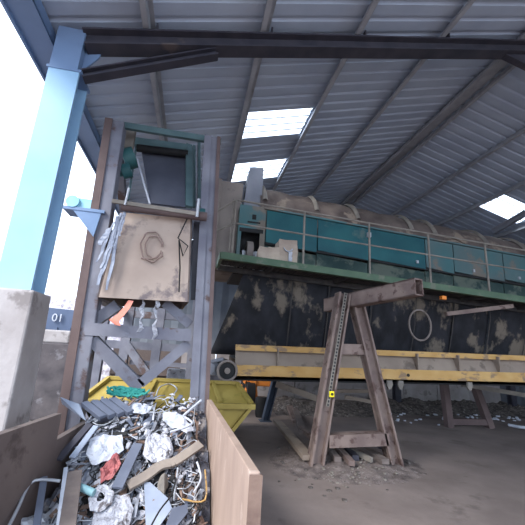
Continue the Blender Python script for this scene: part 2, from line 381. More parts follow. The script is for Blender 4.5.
# ================================================================ WALKWAY
wk = thing('walkway', 'raised green edged steel walkway with handrail along the teal machine', 'walkway', (4, YD, 2.9))
XD0, XD1 = .36, 9.0
b = B(); b.beam((XD0, YD, zd(XD0)-.06), (XD1, YD, zd(XD1)-.06), .05, .13); b.beam((XD0, YD-.03, zd(XD0)-.12), (XD1, YD-.03, zd(XD1)-.12), .09, .015); obj('edge_beam', b, M['green'], wk)
b = B(); b.beam((XD0, YD, zd(XD0)-.06), (XD0, YT, zd(XD0)-.06), .05, .13); obj('end_beam', b, M['green'], wk)
b = B()
for k in range(14):
    y = YD+.05+k*.055; b.beam((XD0, y, zd(XD0)-.02), (XD1, y, zd(XD1)-.02), .012, .03)
x = XD0+.03
while x < XD1: b.box(x, x+.015, YD+.02, YT+.05, zd(x)-.035, zd(x)-.01); x += .07
b.beam((XD0, YD+.3, zd(XD0)+.0), (XD1, YD+.3, zd(XD1)+.0), .5, .006)
obj('grating', b, M['grat'], wk)
b = B(); b.beam((XD0, YT-.05, zd(XD0)-.12), (XD1, YT-.05, zd(XD1)-.12), .06, .10)
for x in (1.3, 2.7, 4.3, 5.6, 7.0): b.box(x-.02, x+.02, YD+.03, YT, zd(x)-.13, zd(x)-.04)
obj('bearer', b, M['grat'], wk)
for x in (.54, 1.82, 3.11, 4.37, 5.66, 6.95, 8.2):
    b = B(); b.tube([(x, YD, zd(x)-.02), (x, YD, zd(x)+1.0)], .02, 8); obj('handrail_post', b, M['hoop'], wk)
b = B(); b.tube([(.54, YD, zd(.54)+1.0), (XD1, YD, zd(XD1)+1.0)], .019, 8); obj('top_rail', b, M['hoop'], wk)
b = B(); b.tube([(.54, YD, zd(.54)+.56), (XD1, YD, zd(XD1)+.56)], .016, 8); obj('mid_rail', b, M['hoop'], wk)
b = B(); b.tube([(.54, YD, zd(.54)+1.0), at(212, 214.5, YD)], .018, 8); b.tube([(.54, YD, zd(.54)+.56), at(210, 234, YD)], .016, 8); obj('stair_rail', b, M['hoop'], wk)
b = B(); b.tube([at(234, 199, YD+.02), at(229, 252, YD+.02)], .016, 6); obj('stair_post', b, M['hoop'], wk)
# small lamp and cable under the walkway
lp = at(443, 297, YD+.05)
b = B(); b.box(lp.x-.05, lp.x+.05, lp.y-.04, lp.y+.04, lp.z-.05, lp.z+.02); tag(obj('warning_lamp', b, M['orange'], bevel=.01), 'small orange lamp hung under the walkway edge', 'lamp')
b = B(); b.beam(at(446, 314, 6.1), at(512, 306, 5.9), .09, .08); obj('angle_bracket', b, M['rust'], wk)

# bags on the walkway
def crumple(x0, x1, y0, y1, z0, z1, seed, sk=.03, taper=.1):
    b = B(); n_ = 6
    faces = []
    def P3(u, v, w_):
        tx = taper*w_; p = V((x0+(x1-x0)*(tx+u*(1-2*tx)), y0+(y1-y0)*(tx+v*(1-2*tx)), z0+(z1-z0)*w_))
        q = noise.noise_vector(p*5+V((seed, 0, 0)))*sk; q.z = q.z if w_ > .1 else max(0, q.z); return p+q
    b.grid(lambda u, v: P3(u, 0, v), n_, n_, False); b.grid(lambda u, v: P3(1, u, v), n_, n_, False); b.grid(lambda u, v: P3(1-u, 1, v), n_, n_, False)
    b.grid(lambda u, v: P3(0, 1-u, v), n_, n_, False); b.grid(lambda u, v: P3(u, v, 1), n_, n_, False); b.grid(lambda u, v: P3(u, 1-v, 0), n_, n_, False)
    return b
zz = zd(1.5)
o = obj('cardboard_box', crumple(1.42, 1.80, 6.0, 6.38, zz+.02, zz+.50, 3, .02, .04), M['card']); tag(o, 'tall dusty tan box on the walkway behind a rail post', 'box')
b = B(); b.tube([V((1.60+.09*math.cos(a), 5.985, zz+.36+.10*math.sin(a))) for a in [math.radians(t) for t in range(200, 345, 15)]], .012, 6); h = obj('strap', b, M['white'], o)
b = B(); b.box(1.61, 1.68, 5.975, 5.99, zz+.08, zz+.26); h = obj('paper_label', b, M['white'], o)
o = obj('paper_sack', crumple(1.02, 1.46, 5.88, 6.25, zz+.02, zz+.30, 8, .05, .12), M['card']); tag(o, 'low slumped tan sack left of the tall box on the walkway', 'sack')

# ================================================================ YELLOW CONVEYOR
YC = 6.15
XC0, XC1 = .80, 9.2
cv = thing('belt_conveyor', 'long horizontal yellow framed belt conveyor under the black skirts', 'conveyor', (4, 6.7, 1.1))
def hb(b, x0, x1, y0, y1, za, zb): b.hexa([(x0, y0, zc(x0)+za), (x1, y0, zc(x1)+za), (x1, y1, zc(x1)+za), (x0, y1, zc(x0)+za), (x0, y0, zc(x0)+zb), (x1, y0, zc(x1)+zb), (x1, y1, zc(x1)+zb), (x0, y1, zc(x0)+zb)]); return b
for yy, s_ in ((YC, 1), (7.35, -1)):
    b = hb(B(), XC0, XC1, yy, yy+.05*s_, .0, .20); hb(b, XC0, XC1, yy, yy+.12*s_, .0, .02); obj('lower_rail', b, M['yellow'], cv)
    b = B(); b.hexa([(XC0, yy+.05*s_, zc(XC0)+.20), (XC1, yy+.05*s_, zc(XC1)+.20), (XC1, yy+.08*s_, zc(XC1)+.20), (XC0, yy+.08*s_, zc(XC0)+.20), (XC0, yy+.16*s_, zc(XC0)+.44), (XC1, yy+.16*s_, zc(XC1)+.44), (XC1, yy+.19*s_, zc(XC1)+.44), (XC0, yy+.19*s_, zc(XC0)+.44)]); obj('web', b, M['web'], cv)
    b = hb(B(), XC0, XC1, yy+.06*s_, yy+.22*s_, .44, .54); obj('upper_rail', b, M['yellow'], cv)
    if s_ == 1:
        for px in (278, 418, 459, 499):
            x = (ray(px, 360)*YC).x; b = hb(B(), x-.01, x+.01, yy-.01, yy+.2, .20, .50); obj('stiffener', b, M['web'], cv)
b = hb(B(), XC0, XC1, YC+.2, 7.2, .30, .34); hb(b, XC0, XC1, YC+.15, 7.25, -.07, -.045); obj('belt', b, M['blackp'], cv)
b = B(); cyl(b, (.66, YC-.02, zc(.7)+.10), (.66, 7.3, zc(.7)+.10), .17); pu = obj('end_pulley', b, M['blackp'], cv)
b = B(); b.tube([V((.66+.16*math.cos(a), YC-.04, zc(.7)+.10+.16*math.sin(a))) for a in [math.radians(k*20) for k in range(19)]], .022, 8); cyl(b, (.66, YC-.07, zc(.7)+.10), (.66, YC, zc(.7)+.10), .05, 12); obj('pulley_rim', b, M['greybox'], pu)
for px in (390, 401, 470):
    x = (ray(px, 384)*YC).x; b = B(); b.plate([(x-.05, YC, zc(x)+.0), (x-.06, YC, zc(x)-.09), (x-.02, YC, zc(x)-.16), (x+.03, YC, zc(x)-.15), (x+.06, YC, zc(x)-.07), (x+.05, YC, zc(x)+.0)], .04, (0, -1, 0)); obj('hanger_bracket', b, M['hoop'], cv)
b = B(); x = (ray(408, 372)*YC).x; cyl(b, (x, YC-.01, zc(x)+.10), (x, YC+.01, zc(x)+.10), .03, 12); x = (ray(335, 372)*YC).x; obj('bolt_hole', b, M['blackp'], cv)
# gearbox left of the pulley
p = at(211, 367, 6.3); b = B(); b.box(p.x-.22, p.x+.12, 6.3, 6.7, p.z-.14, p.z+.10); b.tube([(p.x-.1, 6.28, p.z+.06), (p.x+.2, 6.28, p.z+.14)], .04, 8); cyl(b, (p.x-.02, 6.24, p.z-.02), (p.x-.02, 6.4, p.z-.02), .09, 16)
tag(obj('gearbox', b, M['duct'], bevel=.015), 'pale grey gearbox left of the conveyor end pulley', 'gearbox')
# light post from ground holding the conveyor end
def leg_thing(name, label, cat, segs, mm, wd=.12):
    b = B()
    for a_, c_ in segs: b.beam(a_, c_, wd, wd, (0, 1, .01))
    return tag(obj(name, b, mm), label, cat)
g = gnd(265, 421)
b = B(); b.ibeam(V((g.x, g.y, 0)), V((g.x+.12, g.y-.5, 1.12)), .15, .15, .02, (1, 0, 0)); b.box(g.x-.13, g.x+.13, g.y-.13, g.y+.13, 0, .02)
tag(obj('support_leg', b, mat('dark blue steel', (50, 58, 72), (64, 72, 86), 3)), 'dark blue steel leg between the yellow skip and the A-frame', 'leg')
b = B(); b.beam(at(276, 384, 7.6), at(330, 403, 7.4), .07, .12); obj('diagonal_brace', b, M['web'], cv)
b = B(); b.beam(at(462, 384.5, 7.5), at(530, 396, 7.5), .07, .10); tag(obj('steel_channel', b, M['hoop']), 'long pale channel sloping below the conveyor at the right', 'channel')
b = B(); b.beam(at(320, 391, 8.2), at(385, 391, 8.2), .08, .08); b.beam(at(345, 397, 8.2), at(384, 404, 8.2), .06, .08)
for px in (321, 384): p = at(px, 391, 8.2); b.beam((p.x, 8.2, 0), p, .09, .09, (0, 1, 0))
tag(obj('cross_member', b, M['web']), 'dusty horizontal steel members seen between the A-frame legs', 'steel frame')

# far trestle
tr_ = thing('trestle', 'small brown steel trestle on the floor below the conveyor at the right', 'trestle', (7.1, 8.2, 0))
A = lambda px, py, Y=8.2: at(px, py, Y)
ht = zc(7)-.1
for a_, c_ in (((6.50, 8.2, 0), (6.42, 8.2, ht)), ((7.68, 8.2, 0), (7.28, 8.2, ht))):
    b = B(); b.beam(a_, c_, .16, .16, (0, 1, 0)); obj('leg', b, M['towerbrown'], tr_)
b = B(); b.beam((6.55, 8.2, .14), (7.62, 8.2, .14), .12, .14); obj('crossbar', b, M['towerbrown'], tr_)
b = B(); b.beam((6.3, 8.2, ht+.04), (7.5, 8.2, ht+.04), .2, .10); obj('head_beam', b, M['towerbrown'], tr_)
# concrete blocks & steel frames deep under conveyor
for (px, lab) in ((397, 'dark steel post deep under the conveyor, right of the A-frame'), (512, 'dark steel post deep under the conveyor at the right edge')):
    p = at(px, 400, 10.8); b = B(); b.ibeam(V((p.x, 10.8, 0)), V((p.x, 10.8, 2.6)), .2, .2, .03, (0, 1, 0)); tag(obj('steel_post', b, M['steel_dark']), lab, 'post')

# ================================================================ A-FRAME
af = thing('a_frame_trestle', 'rusty brown steel A-frame standing on the floor under the walkway', 'trestle', (2.6, 5.25, 0))
YA = 5.25
def leg(px0, py0, px1, py1, wd, Ya=YA):
    p0 = at(px0, py0, Ya); p1 = at(px1, py1, Ya)
    b = B(); b.beam(p0, p1, .05, wd, (1, 0, 0)); b.beam(p0, p1, .20, .03, (1, 0, 0), (0, wd/2-.015)); b.beam(p0, p1, .20, .03, (1, 0, 0), (0, -wd/2+.015)); return b, p0, p1
b, p0, p1 = leg(343, 294, 314, 471, .20); lg = obj('leg', b, M['rust'], af)
# perforated strip up the left leg
b = B(); d = (p1-p0)
nrm = V((0, -1, 0)); q0 = p0+V((.0, -.11, 0)); q1 = p0+d*.66+V((.0, -.11, 0)); b.beam(q0, q1, .012, .05, (1, 0, 0)); pf = obj('perforated_strip', b, M['hoop'], af)
for k in range(34):
    c_ = q0.lerp(q1, (k+.5)/34)+V((0, -.008, 0)); b = B(); b.box(c_.x-.011, c_.x+.011, c_.y-.006, c_.y, c_.z-.015, c_.z+.015); obj('slot', b, M['blackp'], pf)
p = at(331.5, 394, YA-.14); b = B(); b.box(p.x-.035, p.x+.035, p.y-.02, p.y+.0, p.z-.04, p.z+.04); mk = obj('yellow_marker', b, mat('bright yellow', (240, 220, 30), (250, 230, 50), 4), af)
b = B(); cyl(b, (p.x, p.y-.03, p.z), (p.x, p.y-.02, p.z), .02, 12); obj('marker_hole', b, M['blackp'], mk)
b, p0, p1 = leg(357, 306, 395, 467, .19); obj('leg', b, M['rust'], af)
b = B(); b.beam(at(327, 440, YA), at(386, 438, YA), .20, .17); obj('lower_crossbar', b, M['rust'], af)
b = B(); b.beam(at(338, 349, YA), at(366, 349.5, YA), .12, .16); obj('upper_crossbar', b, M['rust'], af)
# head beam projecting toward the viewer (hollow box)
pn = at(419, 287, 4.0); pm = at(350, 301, 5.3); dr = (pm-pn); pe = pn+dr*1.45
b = B(); b.beam(pn, pe, .02, .23, off=(-.07, 0)); b.beam(pn, pe, .02, .23, off=(.07, 0)); b.beam(pn, pe, .16, .02, off=(0, .105)); b.beam(pn, pe, .16, .02, off=(0, -.105)); hb_ = obj('head_beam', b, M['rust'], af)
b = B(); s_ = pn+dr.normalized()*.03; b.beam(s_+dr.normalized()*.1, s_+dr.normalized()*.12, .12, .19); obj('end_plate', b, M['towerbrown'], hb_)

# ================================================================ FEED TOWER
YW = 4.70
tw = thing('feed_tower', 'braced steel feed tower with tall posts behind the scrap heap', 'tower', (-.65, YW, 0))
def post(xb, xt, zt, y, wd, dp, mats):
    b = B(); b.beam((xb, y-dp/2, 0), (xt, y-dp/2, zt), wd, .03, (0, 1, 0)); f1 = obj('post_flange', b, mats[0], tw)
    b = B(); b.beam((xb, y, 0), (xt, y, zt), .03, dp-.03, (0, 1, 0)); b.beam((xb, y+dp/2, 0), (xt, y+dp/2, zt), wd, .03, (0, 1, 0)); obj('post_web', b, mats[1], tw)
def post2(xb, xt, zt, y, wd, dp, m1, m2):
    b = B(); b.beam((xb, y, 0), (xt, y, zt), wd, dp, (0, 1, 0)); o = obj('post', b, m1, tw, bevel=.01)
    b = B(); o_ = -wd/2+.05; b.beam((xb+o_, y-dp/2-.012, 0), (xt+o_, y-dp/2-.012, zt), .10, .02, (0, 1, 0)); obj('post_flange', b, m2, o)
xl0, xl1 = -1.24, -1.36
post2(xl0, xl1, 4.6, YW, .25, .20, M['towerst'], M['towerbrown'])
post2(.22, .0, 4.6, YW, .22, .20, M['towerst'], M['towerst'])
b = B(); b.beam((.32, YW-.11, 0), (.10, YW-.11, 4.6), .05, .03, (0, 1, 0)); obj('post_flange', b, M['towerbrown'], tw)
b = B(); b.box(-1.45, .14, YW-.03, YW+.03, 4.55, 4.64); obj('top_beam', b, M['frameg'], tw)
def crossb(px0, py0, px1, py1, Y, wd, ht, mm, nm='crossbeam'):
    b = B(); b.beam(at(px0, py0, Y), at(px1, py1, Y), wd, ht); return obj(nm, b, mm, tw)
crossb(86, 329, 191, 335.5, YW-.03, .16, .15, M['towerst'])
crossb(93, 340, 141, 388, YW, .12, .14, M['towerst'], 'diagonal_brace')
crossb(189, 343, 141, 383, YW, .12, .12, M['towerst'], 'diagonal_brace')
crossb(90, 325, 118, 305, YW+.06, .1, .14, M['towerst'], 'diagonal_brace')
crossb(190, 325, 165, 303, YW+.06, .1, .12, M['towerst'], 'diagonal_brace')
# rear frame behind the skip
YR2 = 8.0
for (px, t_) in ((98, 3.6), (123, 3.2), (155, 3.2), (191, 3.4)):
    p = at(px, 360, YR2); b = B(); b.beam((p.x, YR2, 0), (p.x, YR2, t_), .18, .18, (0, 1, 0)); obj('rear_post', b, M['towerst'], tw)
crossb(95, 343, 192, 349, YR2, .14, .16, M['towerst'], 'rear_crossbeam')
crossb(127, 345, 146, 372, YR2-.1, .12, .16, M['towerst'], 'rear_brace')
crossb(95, 312, 192, 318, YR2, .14, .14, M['towerst'], 'rear_crossbeam')
crossb(130, 362, 190, 366, YR2+.05, .1, .09, M['towerst'], 'rear_crossbeam')
for (a_, c_) in (((-1.3, YW, 2.2), (-1.5, YR2, 2.2)), ((.1, YW, 2.2), (.1, YR2, 2.2)), ((-1.35, YW, 4.5), (-1.5, YR2, 3.2))):
    b = B(); b.beam(a_, c_, .12, .14); obj('side_beam', b, M['towerst'], tw)

# chute
ch = thing('feed_chute', 'large tan steel chute plate hung between the tower posts', 'chute', (-.66, YW, 2.1))
yc_ = YW-.2
pts = [at(120, 212, yc_+.04), at(192, 219, yc_+.04), at(189, 302, yc_), at(97, 297, yc_)]
b = B(); b.plate(pts, .03, (0, -1, 0)); fp = obj('front_plate', b, M['chute'], ch)
b = B(); b.plate([pts[0], pts[0]+V((0, 1.1, .1)), pts[3]+V((.12, 1.0, 0)), pts[3]], .02); b.plate([pts[1], pts[2], pts[2]+V((-.1, 1.0, 0)), pts[1]+V((0, 1.1, .1))], .02); b.plate([pts[3]+V((.12, 1.0, 0)), pts[0]+V((0, 1.1, .1)), pts[1]+V((0, 1.1, .1)), pts[2]+V((-.1, 1, 0))], .02); obj('side_plate', b, M['binside'], ch)
# stain outline and wire on the plate
b = B()
for (dx, r1, r2) in ((0, 11, 15), (1.5, 8, 11)):
    loop = []
    for k in range(25):
        a_ = math.radians(k*14.2+20); rr = 1+.05*math.sin(k*1.7); loop.append(at(152+dx+r1*rr*math.cos(a_), 247+r2*rr*math.sin(a_), yc_-.0)+V((0, -.012, 0)))
    b.tube(loop, .009, 5)
b.tube([at(141, 258, yc_-.01), at(150, 259, yc_-.01), at(163, 256, yc_-.01)], .012, 5)
obj('dried_stain', b, M['stain'], fp)
b = B(); b.tube([at(187, 219, yc_-.04), at(178, 238, yc_-.04), at(188, 246, yc_-.04), at(183, 256, yc_-.04), at(179, 240, yc_-.04), at(180, 268, yc_-.04), at(179, 292, yc_-.04)], .009, 6); tag(obj('hanging_wire', b, M['blackp']), 'thin dark wire hanging down the right of the chute plate', 'wire')
# roller and bars over the chute
b = B(); b.tube([at(122, 206, YW-.3), at(207, 217, YW-.3)], .06, 14); r_ = obj('roller', b, M['towerbrown'], ch)
b = B(); b.beam(at(112, 201, YW-.36), at(197, 214, YW-.36), .03, .05); obj('guide_bar', b, M['hoop'], ch)
b = B(); b.tube([at(197, 217, YW-.38), at(199, 199, YW-.38)], .02, 6); obj('guide_pin', b, M['steel'], ch)
b = B(); b.tube([at(125, 205, YW-.38), at(129, 188, YW-.38)], .015, 6); obj('guide_pin', b, M['steel'], ch)
b = B(); cyl(b, at(196, 213, YW-.25), at(205, 214, YW-.25), .07, 14); obj('bearing', b, M['motor'], ch)
b = B(); b.box(-.30, -.08, YW-.17, YW-.14, 2.2, 3.2); 
# dark mesh strip right of plate
b = B(); a_ = at(194, 222, YW-.02); c_ = at(204, 300, YW-.02)
b.beam(at(199, 222, YW), at(196, 300, YW), .14, .03, (0, 1, 0)); obj('side_guard', b, M['steel_dark'], ch)
# torn plastic strips at the chute's left
b = B()
for (x0, y0, x1, y1, wd) in ((121, 213, 101, 268, 3), (118, 216, 98, 285, 4), (123, 214, 113, 250, 2.5), (114, 222, 97, 262, 2.5), (119, 216, 107, 290, 3), (110, 228, 99, 245, 5), (124, 212, 118, 236, 5)):
    L = [];
    for k in range(9):
        t = k/8; j = 2.2*noise.noise(V((x0*.3, k*.7, 1))); L.append((x0+(x1-x0)*t+j, y0+(y1-y0)*t, wd*(.6+.6*math.sin(t*3))))
    vs = []
    for (x, y, ww) in L: vs += [at(x-ww/2, y, yc_-.05+.03*noise.noise(V((x, y, 0)))), at(x+ww/2, y, yc_-.06)]
    b.add(vs, [(2*k, 2*k+1, 2*k+3, 2*k+2) for k in range(8)])
tag(obj('torn_sheeting', b, mat('torn pale plastic', (110, 116, 134), (150, 156, 172), 8, .4, 0, .4), solid=.006), 'torn pale plastic strips hanging down the left of the chute', 'plastic sheeting')
# orange white tape and rags under chute
b = B()
vs = []
for (x, y, ww) in ((131, 300, 5), (127, 307, 6), (121, 314, 7), (114, 320, 10), (118, 325, 5)): vs += [at(x-ww/2, y, YW-.16), at(x+ww/2, y+1, YW-.18)]
b.add(vs, [(2*k, 2*k+1, 2*k+3, 2*k+2) for k in range(4)]); tag(obj('warning_tape', b, M['pink'], solid=.005), 'strip of orange and white tape tangled under the chute', 'tape')
for (x0, x1, yb, lab) in ((143, 140, 332, 'left pale rag hanging under the chute'), (157, 154, 340, 'right pale rag hanging under the chute, the longer one')):
    vs = []; b = B()
    for k in range(9):
        t = k/8; x = x0+(x1-x0)*t+1.5*math.sin(k*2.1); y = 300+(yb-300)*t; ww = 3+2*math.sin(k*1.3+x0); vs += [at(x-ww/2, y, YW-.14), at(x+ww/2, y, YW-.13+.03*math.sin(k))]
    b.add(vs, [(2*k, 2*k+1, 2*k+3, 2*k+2) for k in range(8)]); tag(obj('rag', b, M['whitec'], solid=.008), lab, 'rag')

# head conveyor (belt + green frame) above chute
hc = thing('feed_conveyor', 'dark inclined feed belt in a green frame at the tower top', 'conveyor', (-.6, YW+.1, 3.4))
q = [at(141, 148, 5.35), at(187, 153, 5.35), at(186, 207, 4.75), at(150, 203, 4.75)]
b = B(); b.plate(q, .03, (0, -1, .4)); obj('belt', b, M['belt'], hc)
b = B(); b.beam(at(135, 143, 5.3), at(190, 150, 5.3), .12, .14); obj('end_beam', b, M['frameg'], hc)
b = B(); b.beam(at(189, 145, 5.3), at(189, 207, 4.75), .10, .05); b.beam(at(194, 146, 5.5), at(194, 207, 4.95), .04, .05); b.beam(at(199, 140, 5.5), at(199, 207, 4.95), .04, .05); b.beam(at(137, 142, 5.3), at(128, 200, 4.9), .03, .04); obj('side_frame', b, M['frameg'], hc)
b = B(); cyl(b, at(137, 148, 5.2), at(188, 154, 5.2), .06, 14); obj('pulley', b, M['blackp'], hc)
mo = thing('electric_motor', 'teal electric motor hung left of the feed belt', 'motor', at(128, 160, 5.0))
b = B(); cyl(b, at(124, 160, 5.0), at(135, 157, 5.0), .16, 20); obj('motor_body', b, M['motor'], mo)
b = B(); cyl(b, at(122, 172, 4.95), at(131, 170, 4.95), .11, 18); cyl(b, at(118, 172, 4.95), at(122, 172, 4.95), .07, 18); obj('gearbox', b, M['motor'], mo)
b = B(); b.box(at(133, 140, 5).x-.12, at(133, 140, 5).x+.02, 4.95, 5.05, at(133, 152, 5).z, at(133, 125, 5).z); obj('mount', b, M['hoop'], mo)
b = B(); b.tube([at(137, 158, 4.9), at(143, 180, 4.85), at(150, 204, 4.75)], .014, 8); tag(obj('steel_rod', b, M['white']), 'thin pale rod slanting in front of the feed belt', 'rod')
# cyan bearing housing on bracket jutting out left
bh = thing('drive_unit', 'pale cyan drive unit on a bracket left of the tower post', 'drive unit', at(84, 212, YW))
p = at(84, 208, YW); b = B(); b.box(p.x-.17, p.x+.16, YW-.12, YW+.12, p.z-.05, p.z+.09); cyl(b, (p.x-.10, YW-.16, p.z+.02), (p.x-.10, YW+.16, p.z+.02), .08, 16); obj('housing', b, M['cyan'], bh, bevel=.01)
b = B(); b.box(p.x-.20, p.x+.30, YW-.15, YW+.15, p.z-.09, p.z-.05); b.plate([(p.x+.26, YW-.14, p.z-.09), (p.x-.08, YW-.14, p.z-.09), (p.x+.22, YW-.14, p.z-.42)], .03, (0, -1, 0)); obj('bracket', b, M['eaveflare'], bh)

# ================================================================ YELLOW SKIP
skp = thing('skip_container', 'yellow steel skip with sloping ends standing behind the scrap heap', 'skip', (-.2, 6.5, 0))
y0, y1, zt = 5.5, 7.6, .76
x0t, x1t, x0b, x1b = -1.40, 1.02, -.9, .44
b = B()
t = .04
b.plate([(x0b, y0, .05), (x1b, y0, .05), (x1t, y0, zt), (x0t, y0, zt)], t, (0, -1, 0)); b.plate([(x0b, y1, .05), (x1b, y1, .05), (x1t, y1, zt), (x0t, y1, zt)], t, (0, 1, 0))
b.plate([(x1b, y0, .05), (x1b, y1, .05), (x1t, y1, zt), (x1t, y0, zt)], t); b.plate([(x0b, y0, .05), (x0t, y0, zt), (x0t, y1, zt), (x0b, y1, .05)], t); b.box(x0b, x1b, y0, y1, .0, .05)
obj('body', b, M['skip'], skp)
b = B(); b.beam((x0t-.02, y0-.02, zt), (x1t+.03, y0-.02, zt), .10, .07); b.beam((x0t, y1, zt), (x1t, y1, zt), .10, .07); b.beam((x1t, y0, zt), (x1t, y1, zt), .08, .07); b.beam((x0t, y0, zt), (x0t, y1, zt), .08, .07); obj('rim', b, M['skip'], skp)
b = B()
b.beam((x1t-.02, y0-.03, zt), (x1b, y0-.03, .05), .05, .05); b.beam((.55, y0-.03, zt), (.45, y0-.03, .05), .05, .05); b.beam((.05, y0-.03, zt), (.05, y0-.03, .05), .05, .05); b.beam((.75, y0-.03, .40), (.60, y0-.03, .40), .05, .05)
obj('rib', b, M['skip'], skp)
# raised sloping back inside the skip
up = [(x0t+.02, y0+.02, zt+.02), (x1t-.02, y0+.02, zt+.02), (.82, 6.0, 1.02), (-1.17, 6.0, 1.02)]
b = B(); b.plate(up, .03); obj('sloping_top', b, M['skip'], skp)
b = B(); U = [V(p_)+V((0, -.02, .02)) for p_ in up]
for a_, c_ in ((U[1], U[2]), (U[2], U[3]), (U[3], U[0])): b.beam(a_, c_, .06, .05)
for t_ in (.35, .8): b.beam(U[0].lerp(U[1], t_), U[3].lerp(U[2], t_), .05, .04)
obj('top_frame', b, M['skip'], skp)
b = B(); b.box(-1.15, .80, 6.0, 6.05, .7, 1.0); obj('back_board', b, M['skipin'], skp)
b = B(); b.tube(smooth([at(156, 396, 5.45), at(160, 387, 5.7), at(170, 384, 5.9), at(177, 389, 5.7), at(172, 396, 5.45)]), .010, 6); tag(obj('hose_loop', b, M['white']), 'pale hose looped over the rim of the yellow skip', 'hose')

# ================================================================ SCRAP BIN
bin_ = thing('scrap_bin', 'open fronted brown steel bin holding the scrap heap in the foreground', 'bin', (-.4, 3, 0))
ZB = 1.0
Rn, Rf = V((.36, 1.91, 0)), V((.257, 4.32, 0)); Ln, Lf = V((-1.16, 2.1, 0)), V((-.965, 3.3, 0)); Lf2 = V((-.90, 4.32, 0))
def wallb(pts, t, side):
    b = B()
    for a_, c_ in zip(pts[:-1], pts[1:]):
        d_ = (c_-a_).normalized(); nn = V((d_.y, -d_.x, 0))*side*t
        b.hexa([a_, c_, c_+nn, a_+nn, a_+V((0, 0, ZB)), c_+V((0, 0, ZB)), c_+nn+V((0, 0, ZB)), a_+nn+V((0, 0, ZB))])
    return b
o = obj('side_panel', wallb([Rn, Rf], .055, 1), M['board'], bin_, bevel=.006); o['label'] = 'tan right side panel'
obj('side_panel', wallb([Ln, Lf], .05, -1), M['binside'], bin_)
ZB = .80
obj('side_panel', wallb([Lf, Lf2], .05, -1), M['binside'], bin_)
obj('back_panel', wallb([Lf2, Rf], .05, -1), M['binside'], bin_)
ZB = 1.0
b = B(); b.beam(Rn+V((.03, -.012, 0)), Rn+V((.03, -.012, ZB-.01)), .065, .02, (0, 1, 0)); obj('end_post', b, M['brownscrap'], bin_)
b = B(); b.plate([(-1.16, 1.3, .02), (.36, 1.3, .02), (.257, 4.3, .02), (-.9, 4.3, .02)], .02, (0, 0, 1)); obj('floor_plate', b, M['binside'], bin_)

# heap base
SLP = .53
def hz(x, y):
    base = .2+(y-2.8)*SLP
    if y > 4.0: base = .2+1.2*SLP+(y-4.0)*.35
    return base
def hp_(u, v):
    y = 1.9+v*2.38; xl = -1.12+(.2 if y > 3.3 else .2*(y-2.1)/1.2); xl = max(xl, -1.1); xr = .35-(y-1.91)*.043
    x = xl+u*(xr-xl)
    k = .11*noise.noise(V((x*3, y*3, 4)))+.06*noise.noise(V((x*9, y*9, 2)))+.03*noise.noise(V((x*23, y*23, 2)))
    return V((x, y, max(.03, hz(x, y)-.06+k)))
b = B(); b.grid(hp_, 70, 110, False); tag(obj('scrap_heap', b, M['scrapd']), 'heap of dark fine scrap filling the open bin', 'scrap heap', kind='stuff')
def PH(px, py, lift=0.0):
    r = ray(px, py); Y = (H-.2+2.8*SLP-lift)/(SLP-r.z)
    if Y > 4.0: Y = 4.0+min(.3, (Y-4.0)*.45)
    return V((0, 0, H))+r*Y
NH = V((0, -SLP, 1)).normalized()
def hplate(name, label, cat, px, mm, t=.02, lift=.06, bend=0, **k):
    pts = [PH(x, y, lift+(q[0] if q else 0)) for (x, y, *q) in px]
    b = B(); b.plate(pts, t, NH); return tag(obj(name, b, mm, **k), label, cat)
def hbar(name, label, cat, px, mm, wd, ht, lift=.08):
    pts = [PH(x, y, lift+(q[0] if q else 0)) for (x, y, *q) in px]; b = B()
    for a_, c_ in zip(pts[:-1], pts[1:]): b.beam(a_, c_, wd, ht, NH)
    return tag(obj(name, b, mm, bevel=.003), label, cat)
def htube(name, label, cat, px, mm, r, lift=.08, n=10):
    pts = [PH(x, y, lift+(q[0] if q else 0)) for (x, y, *q) in px]
    b = B(); b.tube(smooth(pts), r, n); return tag(obj(name, b, mm), label, cat)
def hblob(name, label, cat, px, mm, seed, amp=.03, lift=.05, hump=.012, hole=None):
    # crumpled sheet: polygon outline in order, filled with a wrinkled fan of rings
    pts = [PH(x, y, lift) for (x, y) in px]; P = [pts[i].lerp(pts[(i+1) % len(pts)], q/3) for i in range(len(pts)) for q in range(3)]; c = sum(P, V())/len(P); b = B(); n_ = len(P); R_ = 7
    vs = []; fs = []
    r0 = .32 if hole else .04
    for j in range(R_+1):
        k = r0+(1-r0)*j/R_
        for i, p in enumerate(P):
            q = c.lerp(p, k*(1+.16*noise.noise(V((i*.9, seed, 0)))*k)); q = q+NH*(hump*(1-k*k)+amp*noise.noise(q*16+V((seed, 0, 0)))+amp*.7*abs(noise.noise(q*34+V((seed, 0, 0))))); vs.append(q)
    for j in range(R_):
        for i in range(n_): a_ = j*n_+i; d_ = j*n_+(i+1) % n_; fs.append((a_, d_, d_+n_, a_+n_))
    if not hole: fs.append(tuple(range(n_)))
    b.add(vs, fs, False); return tag(obj(name, b, mm, solid=.006), label, cat)

# ribbed grey grille: end board and four slats
gr = thing('slatted_grille', 'blue grey grille of wide slats on top of the heap at the back left', 'grille', PH(95, 405, .1))
b = B(); pts = [PH(60, 397, .22), PH(79, 404, .20), PH(86, 421, .08), PH(62, 404, .10)]; b.plate(pts, .03, (0, -1, .2)); o = obj('end_board', b, M['pale'], gr); o['label'] = 'pale grey end board'
for k in range(4):
    x = 81+k*9.3; b = B()
    pts = [PH(x, 402-k*1.3, .20), PH(x+7.3, 400.5-k*1.3, .20), PH(x+19+7*.9, 414.5-k*1.6, .12), PH(x+18.5, 417-k*1.6, .12)]
    b.plate(pts, .05, NH); obj('slat', b, M['bluegrey'], gr, bevel=.004)
b = B(); b.beam(PH(100, 421, .06), PH(125, 412, .06), .03, .05, NH); obj('front_rail', b, M['steel_dark'], gr)
